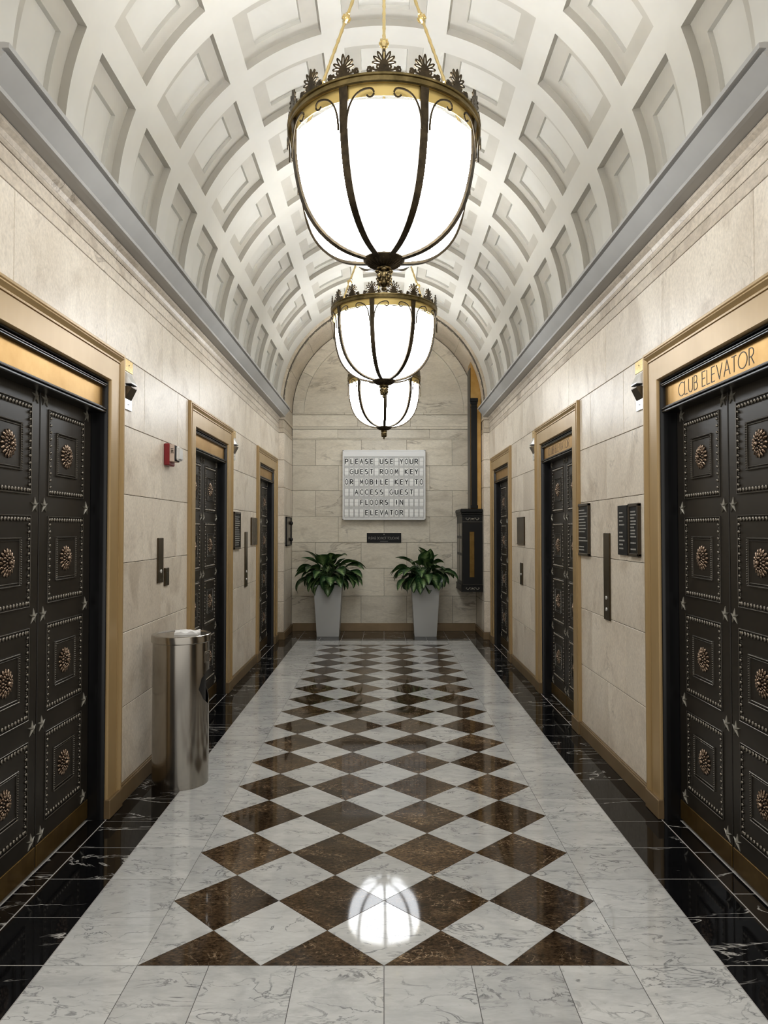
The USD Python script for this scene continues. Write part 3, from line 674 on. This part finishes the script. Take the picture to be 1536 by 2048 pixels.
    # four twisted rods to a hub, stem to the ceiling
    for i in range(4):
        p0, p1 = np.array([.385, 0, RT + .03]), np.array([.030, 0, 4.40])
        n = 60; pts = [p0 + (p1 - p0) * k / n for k in range(n + 1)]
        rr = [.0075 + .0014 * math.sin(k * 2.3) for k in range(n + 1)]
        rd = [tube(pts, rr, 8), cbox(.37, .44, -.012, .012, RT + .02, RT + .038, .003)]
        rp = part("suspension_rod", rz_(cat(rd), i * 90 - 90), rod_brass, t, smooth=50)
        for zz in (3.645, 3.977, 4.25):
            k = (zz - p0[2]) / (p1[2] - p0[2]); c = p0 + (p1 - p0) * k
            kb = lathe([(.008, -.026), (.012, -.022), (.009, -.018), (.017, -.010), (.0205, 0), (.017, .010), (.009, .018), (.012, .022), (.008, .026)], 16)
            kk = [kb] + [blob(.0195 * math.cos(a), .0195 * math.sin(a), 0, .004, .004, .012, True) for a in np.arange(8) * PI / 4]
            kb = cat(kk); kb.apply_transform(trimesh.transformations.rotation_matrix(math.atan2(p1[0] - p0[0], p1[2] - p0[2]), [0, 1, 0])); kb.apply_translation(c)
            part("knob", rz_(kb, i * 90 - 90), rod_brass, rp, smooth=40)
    part("hub", lathe([(0, 4.37), (.03, 4.372), (.055, 4.385), (.06, 4.40), (.05, 4.412), (.02, 4.43), (.012, 4.45), (.010, 4.70), (.03, 4.705), (.07, 4.735), (.075, 4.752), (.02, 4.76)], 32), lamp_brass, t, smooth=40)
    return t
pendant(3.33, 0, "largest and nearest glowing white glass bowl pendant with brass crown")
pendant(6.05, 9.9, "middle glowing white glass bowl pendant, hanging just below the nearest one in view")
pendant(8.80, 24.5, "smallest and farthest glowing glass bowl pendant, partly behind the middle one, above the letter board")

# ------------------------------------------------------------------ steel bin with napkin
binp = thing("waste_bin", "round brushed steel waste bin standing by the left wall with a napkin on its lid", "trash can", (-1.232, 4.31, 0))
BR = .166
cyl = m3.CrossSection.circle(BR, 72).extrude(.845) - m3.CrossSection.circle(BR - .004, 72).extrude(.9).translate([0, 0, .004])
cut = Polygon([(-.10, 0), (-.085, .055), (-.04, .085), (.03, .088), (.085, .075), (.105, .03), (.085, -.02), (.03, -.075), (-.02, -.095), (-.07, -.06)]).buffer(.012, quad_segs=5)
cs = m3.CrossSection([np.array(cut.exterior.coords[:-1])[::-1]]); k_ = cs.extrude(.4).rotate([90, 0, 0]).rotate([0, 0, 90])       # along +x
k_ = k_.translate([.0, 0, .575]); k_ = k_.rotate([0, 0, 6])
body = cyl - k_
part("body", body, steel, binp, smooth=30)
part("liner", m3.CrossSection.circle(BR - .02, 48).extrude(.82).translate([0, 0, .006]), black_matte, binp, smooth=30)
part("lid", lathe([(0, .886), (.02, .886), (.145, .886), (.152, .890), (.170, .892), (.174, .889), (.175, .884), (.175, .850), (.171, .846), (BR - .002, .846)], 72), steel, binp, smooth=30)
m = cbox(-.03, .03, -.003, .003, -.035, .035, .002); m2 = cbox(-.022, .022, -.005, .003, -.026, .026, .002)
lb = cat([m, m2]); lb.apply_transform(trimesh.transformations.rotation_matrix(PI / 2 + math.radians(-9), [0, 0, 1])); lb.apply_translation([BR * math.cos(math.radians(-9)), BR * math.sin(math.radians(-9)), .755])
part("badge", lb, steel, binp)
nr = np.random.RandomState(3); n_ = 15
gx, gy = np.meshgrid(np.linspace(-1, 1, n_), np.linspace(-1, 1, n_)); import meshkit
ht = .026 * meshkit.fbm(np.stack([gx * 2.2, gy * 2.2, np.zeros_like(gx)], -1), 3, 5) + .010 * (1 - np.maximum(abs(gx), abs(gy)))
vx = .066 * (gx + .12 * np.sin(3 * gy) + .08 * np.sin(7 * gy + gx)); vy = .052 * (gy + .10 * np.sin(4 * gx))
top = np.stack([vx, vy, ht + .002], -1).reshape(-1, 3); bot = top * [1, 1, 0]
f = []
for i in range(n_ - 1):
    for j in range(n_ - 1):
        q = i * n_ + j; f += [(q, q + 1, q + n_ + 1), (q, q + n_ + 1, q + n_)]
N = n_ * n_; rim = [j for j in range(n_)] + [i * n_ + n_ - 1 for i in range(1, n_)] + [(n_ - 1) * n_ + j for j in range(n_ - 2, -1, -1)] + [i * n_ for i in range(n_ - 2, 0, -1)]
f2 = [(a + N, c + N, b + N) for a, b, c in f]
for a, b in zip(rim, rim[1:] + rim[:1]): f2 += [(a, a + N, b + N), (a, b + N, b)]
m = trimesh.Trimesh(np.vstack([top, bot]), np.array(f + f2), process=False); m.apply_transform(trimesh.transformations.rotation_matrix(.15, [0, 0, 1]))
nap = thing("napkin", "crumpled white paper napkin lying on the lid of the steel bin", "napkin", (-1.20, 4.33, .8865))
part("paper", m, paper_white, nap, smooth=25)

# ------------------------------------------------------------------ planters and plants
def planter(x, y, label):
    t = thing("potted_plant", label, "potted plant", (x, y, 0), 0, "potted plants in tall tapered planters")
    def fr(w, z): return [(-w, -w, z), (w, -w, z), (w, w, z), (-w, w, z)]
    b, tp = .155, .20
    o = trimesh.convex.convex_hull(np.array(fr(b, 0) + fr(b + .002, .006) + fr(tp, .735) + fr(tp - .003, .74)))
    i = trimesh.convex.convex_hull(np.array(fr(tp - .02, .70) + fr(tp - .018, .80)))
    mo = m3.Manifold(m3.Mesh(np.array(o.vertices, np.float32), np.array(o.faces, np.uint32))) - m3.Manifold(m3.Mesh(np.array(i.vertices, np.float32), np.array(i.faces, np.uint32)))
    part("pot", mo, planter_white, t)
    part("soil", bx(-tp + .022, tp - .022, -tp + .022, tp - .022, .701, .722), soil, t)
    return t
def leaf_mesh(base, az, elev, stem, ln, wd, droop, roll):
    """petiole and blade along one bending spine, uv across and along the blade"""
    ns, nl = 5, 12; pts = [np.array(base, float)]; e = elev; total = stem + ln
    seg = [stem / ns] * ns + [ln / nl] * nl
    for i, s_ in enumerate(seg):
        d = np.array([math.cos(e) * math.cos(az), math.cos(e) * math.sin(az), math.sin(e)]); pts.append(pts[-1] + d * s_)
        e -= droop * s_ / total * (.6 if i < ns else 1.25)
    pts = np.array(pts); tg = np.gradient(pts, axis=0); tg /= np.linalg.norm(tg, axis=1, keepdims=True)
    side = np.array([-math.sin(az), math.cos(az), 0.0]); v, uv, f = [], [], []
    cols = (-1, -.55, 0, .55, 1)
    for i in range(ns, len(pts)):
        t = (i - ns) / nl
        w = wd * (max(math.sin(PI * min(1, t ** .78 * 1.0)), 0) ** .85) if 0 < t < 1 else .0012
        if t == 0: w = .003
        up = np.cross(tg[i], side); up /= np.linalg.norm(up) + 1e-9
        if up[2] < 0: up = -up
        sd = side * math.cos(roll) + up * math.sin(roll); un = up * math.cos(roll) - side * math.sin(roll)
        for c in cols:
            v.append(pts[i] + sd * (c * w) + un * (abs(c) ** 1.4 * w * .38 + .05 * w * math.sin(9 * t + 3 * c))); uv.append((.5 + c / 2, t))
    k = len(cols)
    for i in range(nl):
        for j in range(k - 1):
            q = i * k + j; f += [(q, q + 1, q + k + 1), (q, q + k + 1, q + k)]
    tb = tube(pts[:ns + 1], np.linspace(.0065, .004, ns + 1), 5); off = len(v)
    V = np.vstack([np.array(v), tb.vertices]); F = np.vstack([np.array(f), np.array(tb.faces) + off])
    return trimesh.Trimesh(V, F, process=False), np.vstack([np.array(uv), np.tile([[.28, .1]], (len(tb.vertices), 1))])
def plant(t, seed, xk=1.0):
    r = random.Random(seed)
    tiers = [(8, 80, .22, .27, .085, .9), (13, 64, .25, .29, .088, 1.35), (17, 47, .27, .30, .088, 1.65), (19, 30, .26, .30, .084, 1.85), (18, 14, .21, .28, .074, 1.8), (12, -6, .16, .24, .062, 1.3)]
    for n, el, st, ln, wd, dr in tiers:
        for i in range(n):
            az = 2 * PI * (i + r.uniform(-.35, .35)) / n + el
            e = math.radians(el + r.uniform(-10, 12)); b = (r.uniform(-.07, .07), r.uniform(-.07, .07), r.uniform(.0, .05) + (.06 if el < 20 else 0) + HALF_O + .0225)
            k = r.uniform(.8, 1.15); kk = .52 if math.sin(az) > .45 else (.75 if math.sin(az) > .2 else (xk if math.cos(az) > .55 else 1.0))       # shorter towards the wall behind
            m, uv = leaf_mesh(b, az, e, st * k * kk, ln * r.uniform(.85, 1.15) * kk, wd * r.uniform(.8, 1.15), dr * r.uniform(.75, 1.25), r.uniform(-.4, .4))
            part("leaf", m, leaf_green, t, smooth=True, uv=uv)
    return t
PL, PR = (-.80, 10.24), (.592, 10.24)
plant(planter(*PL, "bushy variegated plant in a pale grey planter, left of the two below the board"), 11)
plant(planter(*PR, "bushy variegated plant in a pale grey planter, beside the black mailbox"), 23, .82)

# ------------------------------------------------------------------ letter board on the end wall
bd = thing("letter_board", "white split-flap letter board with guest key message mounted on the end wall above the planters", "sign", (0, BACK - .002, 1.672))
BW, BH, BD_ = 1.245, 1.05, .11
part("case", cat([cbox(-BW / 2, BW / 2, -BD_ + .012, 0, 0, BH, .004)]), board_white, bd)
fw = .018
part("frame", cat([cbox(-BW / 2, BW / 2, -BD_, -BD_ + .02, BH - fw, BH, .003), cbox(-BW / 2, BW / 2, -BD_, -BD_ + .02, 0, fw, .003), cbox(-BW / 2, -BW / 2 + fw, -BD_, -BD_ + .02, 0, BH, .003), cbox(BW / 2 - fw, BW / 2, -BD_, -BD_ + .02, 0, BH, .003)]), board_white, bd)
part("header_panel", cbox(-BW / 2 + fw, BW / 2 - fw, -BD_ + .004, -BD_ + .02, BH - .098, BH - fw, .001), board_white, bd)
part("row_panel", cbox(-BW / 2 + fw, BW / 2 - fw, -BD_ + .009, -BD_ + .02, fw, BH - .101, .001), board_gray, bd)
msg = ["PLEASE USE YOUR ", " GUEST ROOM KEY ", "OR MOBILE KEY TO", "  ACCESS GUEST  ", "   FLOORS IN    ", "    ELEVATOR    "]
px_, py_ = (BW - 2 * fw - .012) / 16, .1535
for r_, line in enumerate(msg):
    zt = BH - .125 - r_ * py_
    for c_, ch in enumerate(line):
        xc = -(BW / 2) + fw + .006 + (c_ + .5) * px_; w = px_ * .40
        yf = -BD_ + .004
        m = cat([cbox(xc - w, xc + w, yf, yf + .006, zt - .047, zt, .001), cbox(xc - w, xc + w, yf, yf + .006, zt - .092, zt - .0495, .001), cbox(xc - w, xc + w, yf + .002, yf + .006, zt - .108, zt - .094, .001)])
        cell = part("flap_cell", m, flap_white, bd)
        m = cat([cbox(xc - w - .0045, xc - w - .001, yf + .001, yf + .006, zt - .11, zt + .003, .0005), cbox(xc + w + .001, xc + w + .0045, yf + .001, yf + .006, zt - .11, zt + .003, .0005), cbox(xc - w, xc + w, yf + .0045, yf + .0055, zt - .0505, zt - .046, .0003)])
        part("flap_rail", m, rail_gray, cell)
        if ch != " ":
            wg = GLYPH[ch][0]; sh, _ = text_shape(ch, .068, .175)
            k = .040 / (max(wg, .3) * .068); sh = affinity.scale(sh, min(k, 1.15), 1, origin=(0, 0)); b = sh.bounds
            m = upright(extr(sh, .0012)); m.apply_translation([xc - (b[0] + b[2]) / 2, yf + .0002, zt - .082])
            part("letter", m, ink, cell)
pq = thing("notice_plaque", "small black PLEASE DO NOT TOUCH plaque on the end wall under the letter board", "sign", (0, BACK - .001, 1.327))
part("plate", cbox(-.26, .26, -.012, 0, 0, .148, .002), plaque_black, pq)
sh, wd = text_shape("PLEASE DO NOT TOUCH ME", .036, .10, .14, .4); sh = affinity.scale(sh, .46 / wd, 1, origin=(0, 0)); m = upright(extr(sh, .001)); m.apply_translation([-.23, -.0118, .052]); part("lettering", m, faded_print, pq)
m = upright(extr(Polygon([(-.012, 0), (0, .02), (.012, 0), (0, .006)]), .001)); part("emblem", moved(m, 0, -.0118, .118), faded_print, pq)
part("small_print", cbox(-.06, .06, -.0128, -.0118, .020, .027, .0002), faded_print, pq, label="line of small print too worn to read")

# ------------------------------------------------------------------ mailbox and mail chute in the right corner of the niche
mb = thing("mailbox", "tall black ornate mailbox on the right side of the niche with a narrow brass plate", "mailbox", (1.245, 10.315, .655))
X0, X1, YA, YB = -.142, .146, -.365, .362
part("body", cbox(X0, X1, YA, YB, .02, 1.10, .004), mailbox_black, mb)
part("crown", cat([cbox(X0 - .008, X1, YA - .008, YB, 1.06, 1.085, .004), cbox(X0 - .018, X1, YA - .018, YB, 1.085, 1.11, .006), cbox(X0 - .026, X1, YA - .026, YB, 1.11, 1.165, .012)]), mailbox_black, mb)
part("foot", cat([cbox(X0 - .012, X1, YA - .012, YB, 0, .085, .006), cbox(X0 - .018, X1, YA - .018, YB, .078, .088, .003), cbox(X0 - .018, X1, YA - .018, YB, -.004, .006, .003)]), mailbox_black, mb)
part("brass_plate", cbox(-.04, .026, YA - .004, YA + .004, .20, .84, .002), kick_brass, mb, label="narrow dull brass plate")
def garland(zc, sc):
    out = [blob(0, 0, zc, .014, .006, .014)]
    for s in (-1, 1):
        p = [(s * (.012 + .085 * t), 0, zc + .012 * math.sin(t * 7)) for t in np.linspace(0, 1, 16)]; out.append(tube(p, .0045, 6))
        for k in range(4): out.append(blob(s * (.022 + .021 * k), -.002, zc + (.012 if k % 2 else -.012), .010, .004, .006, True))
    return cat(out)
part("garland", moved(garland(1.02, 1), 0, YA - .003, 0), star_metal, mb, smooth=40)
part("garland", moved(garland(.042, 1), 0, YA - .014, 0), star_metal, mb, smooth=40)
for z0, z1 in ((.975, .985), (.092, .098)): part("front_band", cbox(X0 + .004, X1, YA - .003, YA + .003, z0, z1, .002), dark_pewter, mb)
sp = []
for k, (z0, z1) in enumerate(((.14, .50), (.54, .74), (.78, .96))):
    for y0_, y1_ in ((-.30, -.06), (.0, .30)): sp.append(cbox(X0 - .004, X0 + .003, y0_, y1_, z0, z1, .002))
part("side_panel", cat(sp), worn_pewter, mb, label="pale metal panels on the mailbox side")
ch_ = thing("mail_chute", "black and brass mail chute rising from the mailbox up into the arch", "mail chute", (1.312, 10.175, 1.822))
def clipz(x, y_off=0): return SPRING + math.sqrt(max(NX ** 2 - x ** 2, 0)) - 1.822 - .004
# brass casing follows the arch above
pts = [(-.075, 0)] + [(.070, 0)] + [(xx, clipz(1.312 + xx)) for xx in np.linspace(.070, -.075, 14)]
m = upright(extr(Polygon(pts), .30)); m.apply_translation([0, .16, 0]); part("casing", m, polished_brass, ch_)
part("front_mullion", cat([cbox(-.073, .012, -.172, -.13, .006, 1.49, .004), cbox(-.083, .018, -.182, -.13, 1.49, 1.52, .004), cbox(-.090, .024, -.188, -.13, 1.52, 1.575, .006), cbox(-.083, .02, -.182, -.13, .004, .05, .004), cbox(-.078, .016, -.178, -.13, 1.44, 1.455, .003)]), mailbox_black, ch_)
part("side_panel", cat([cbox(-.084, -.076, -.13, .165, .01, 2.02, .002)]), door_metal, ch_)

# ------------------------------------------------------------------ things on the walls (local: x right, -y towards the viewer)
def on_wall(name, label, cat_, side, ya, yb, z0, group=None):
    t = thing(name, label, cat_, (at_wall(side, (ya + yb) / 2, z0)), RZ[side], group); return t, abs(yb - ya)
def strip(side, ya, yb, z0, z1, label, buttons=()):
    t, w = on_wall("call_plate", label, "call plate", side, ya, yb, z0, "elevator call plates")
    part("plate", cbox(-w / 2, w / 2, -.010, .0, 0, z1 - z0, .003), plate_bronze, t)
    for zb in buttons:
        b = lathe([(0, .006), (.010, .006), (.012, .004), (.012, 0)], 16); b.apply_transform(trimesh.transformations.rotation_matrix(PI / 2, [1, 0, 0])); b.apply_translation([0, -.0098, zb - z0])
        part("button", b, pale_metal, t, smooth=30, label="small pale round call button")
    for zz in (.02, z1 - z0 - .02):
        sc = lathe([(0, .002), (.003, .0018), (.004, 0)], 8); sc.apply_transform(trimesh.transformations.rotation_matrix(PI / 2, [1, 0, 0])); sc.apply_translation([0, -.0098, zz]); part("screw", sc, dark_pewter, t)
strip("left", 4.572, 4.685, 1.175, 1.468, "short wide bronze call plate on the left wall above the bin", (1.25,))
strip("left", 7.44, 7.575, .919, 1.499, "tall bronze call plate on the left wall between the middle and far doors", (1.08, 1.0))
strip("right", 4.582, 4.707, .929, 1.50, "tall bronze call plate on the right wall beside the near CLUB ELEVATOR door", (1.075, 1.0))
strip("right", 7.466, 7.603, .938, 1.17, "short bronze call plate on the right wall under the plain bronze panel", (1.05,))
t, w = on_wall("card_reader", "small bronze card reader on the left wall beside the short call plate above the bin", "card reader", "left", 4.717, 4.805, 1.146)
part("plate", cbox(-w / 2, w / 2, -.012, 0, 0, .12, .003), plate_bronze, t); part("slot", cat([cbox(-.008, .008, -.0135, -.011, .03, .09, .001)]), dark_pewter, t)
def directory(side, ya, yb, z0, z1, label, seed, framed=True, rows=14, bright=.5, title=True):
    t, w = on_wall("wall_plaque", label, "sign", side, ya, yb, z0); hgt = z1 - z0; r = random.Random(seed)
    part("board", cbox(-w / 2, w / 2, -.014, 0, 0, hgt, .002), plaque_black, t)
    if framed:
        fw_ = .016
        part("frame", cat([cbox(-w / 2 - .004, w / 2 + .004, -.020, 0, hgt - fw_, hgt + .004, .003), cbox(-w / 2 - .004, w / 2 + .004, -.020, 0, -.004, fw_, .003), cbox(-w / 2 - .004, -w / 2 + fw_, -.020, 0, 0, hgt, .003), cbox(w / 2 - fw_, w / 2 + .004, -.020, 0, 0, hgt, .003)]), plaque_edge, t)
    out = []
    for k in range(rows):
        z = hgt - .045 - (hgt - .085) * k / (rows - 1)
        if r.random() < .14 and not (title and k in (0, rows - 1)): continue
        x = -w / 2 + .03; end = w / 2 - .03 - r.random() * w * .28
        while x < end:
            l = r.uniform(.006, .016); out.append(cbox(x, min(x + l, end), -.0148, -.0135, z - .0045, z + .0045, .0004)); x += l + .004
    part("print", cat(out), faded_print if bright < .7 else pale_metal, t, kind="stuff", label="rows of small pale lettering too worn to read")
    return t
directory("right", 5.026, 5.336, 1.335, 1.709, "black framed directory with white print on the right wall against the middle door casing", 1)
directory("right", 4.236, 4.402, 1.367, 1.670, "narrow black sign with faint print, left of the pair by the near CLUB ELEVATOR door", 2, False, 10, .4, False)
directory("right", 4.038, 4.202, 1.367, 1.672, "narrow framed black sign with bright print, closest to the near CLUB ELEVATOR door casing", 3, True, 13)
directory("left", 6.873, 7.157, 1.332, 1.695, "black framed directory on the left wall against the middle door casing", 4, True, 14)
t, w = on_wall("wall_panel", "dark grooved bronze panel in two halves on the left wall near the far door", "panel", "left", 7.774, 8.108, 1.353)
part("half_panel", cbox(-w / 2, -.006, -.016, 0, 0, .305, .003), plate_bronze, t); part("half_panel", cbox(.006, w / 2, -.016, 0, 0, .305, .003), plate_bronze, t)
part("groove_strip", cat([cbox(x - .004, x + .004, -.018, -.014, .01, .295, .001) for x in (-w / 4, w / 4)]), plaque_edge, t)
t, w = on_wall("wall_panel", "plain rectangular brown bronze panel on the right wall between the middle and far doors", "panel", "right", 7.36, 7.745, 1.369)
part("panel", cbox(-w / 2, w / 2, -.012, 0, 0, .283, .003), plate_bronze, t)
part("rim", cat([cbox(-w / 2 - .003, w / 2 + .003, -.016, 0, .279, .288, .002), cbox(-w / 2 - .003, w / 2 + .003, -.016, 0, -.005, .004, .002)]), plaque_edge, t)
def lantern(side, ya, label):
    t = thing("hall_lantern", label, "lantern", at_wall(side, ya + .066, 2.205), RZ[side], "elevator hall lanterns"); w = .125
    part("back_plate", cbox(-w / 2, w / 2, -.008, 0, 0, .285, .002), pale_metal, t)
    part("top_cap", cbox(-w / 2, w / 2, -.011, -.006, .215, .285, .002), lantern_brass, t, label="gold-coloured top cap")
    for z0, z1, up in ((.145, .212, 1), (.06, .128, -1)):
        b = .042
        v = [(-w / 2 + .012, -.008, z0), (w / 2 - .012, -.008, z0), (-w / 2 + .012, -.008, z1), (w / 2 - .012, -.008, z1)]
        zz = z0 if up > 0 else z1 - .006
        v += [(-w / 2 + .02, -b, zz), (w / 2 - .02, -b, zz), (-w / 2 + .02, -b, zz + .006), (w / 2 - .02, -b, zz + .006)]
        part("wedge_shade", trimesh.convex.convex_hull(np.array(v)), pale_metal if up > 0 else plate_bronze, t)
    part("shade_opening", cbox(-w / 2 + .02, w / 2 - .02, -.041, -.008, .1405, .1445, .001), black_matte, t)
    for zz in (.03, .255):
        sc = blob(0, -.0105 if zz < .1 else -.0125, zz, .004, .002, .004, True); part("screw", sc, black_matte, t)
lantern("left", DOORS[0] + HALF_O + .022, "wedge-shaped metal hall lantern right beside the nearest left door casing")
lantern("right", DOORS[0] + HALF_O + .022, "wedge-shaped metal hall lantern beside the near CLUB ELEVATOR door casing")
lantern("left", DOORS[1] + HALF_O + .022, "wedge-shaped metal hall lantern beside the middle left door casing")
lantern("right", DOORS[1] + HALF_O + .022, "wedge-shaped metal hall lantern beside the middle right door casing")
fa = thing("fire_alarm", "red fire alarm strobe with white lens on the left wall above the bin", "fire alarm", at_wall("left", 4.765, 1.953), 90)
part("base", cbox(-.067, .067, -.036, 0, 0, .147, .006), alarm_red, fa)
hs = part("horn_housing", cbox(-.056, .060, -.068, -.034, .026, .140, .003), alarm_beige, fa, label="beige strobe housing lettered FIRE")
part("gasket", cbox(-.050, .055, -.072, -.066, .030, .134, .002), black_matte, fa)
part("strobe_lens", cat([cbox(-.046, .050, -.098, -.070, .034, .130, .012)]), lens_clear, fa, label="clear strobe lens")
sh, wd = text_shape("FIRE", .016, .2, .25); sh = affinity.rotate(sh, -90, origin=(0, 0)); m = extr(sh, .0008)                      # on the housing's side, reading downwards
v = m.vertices.copy(); m.vertices = np.stack([-.056 - v[:, 2], -.062 + v[:, 0] * 1.0, v[:, 1] + .112], 1); m.fix_normals(); part("lettering", m, letter_ink, hs)
np_ = thing("niche_panel", "narrow dark-framed grey panel on the left side wall of the niche", "panel", (-NX, 10.235, 1.29), 90)
part("frame", cat([cbox(-.26, .26, -.022, 0, 0, .02, .003), cbox(-.26, .26, -.022, 0, .40, .42, .003), cbox(-.26, -.235, -.022, 0, 0, .42, .003), cbox(.235, .26, -.022, 0, 0, .42, .003)]), plaque_black, np_)
part("panel", cbox(-.24, .24, -.012, -.001, .015, .405, .002), plaque_edge, np_)
for zz in (.09, .33): part("knob", blob(.15, -.03, zz, .035, .025, .03), black_matte, np_, smooth=True)
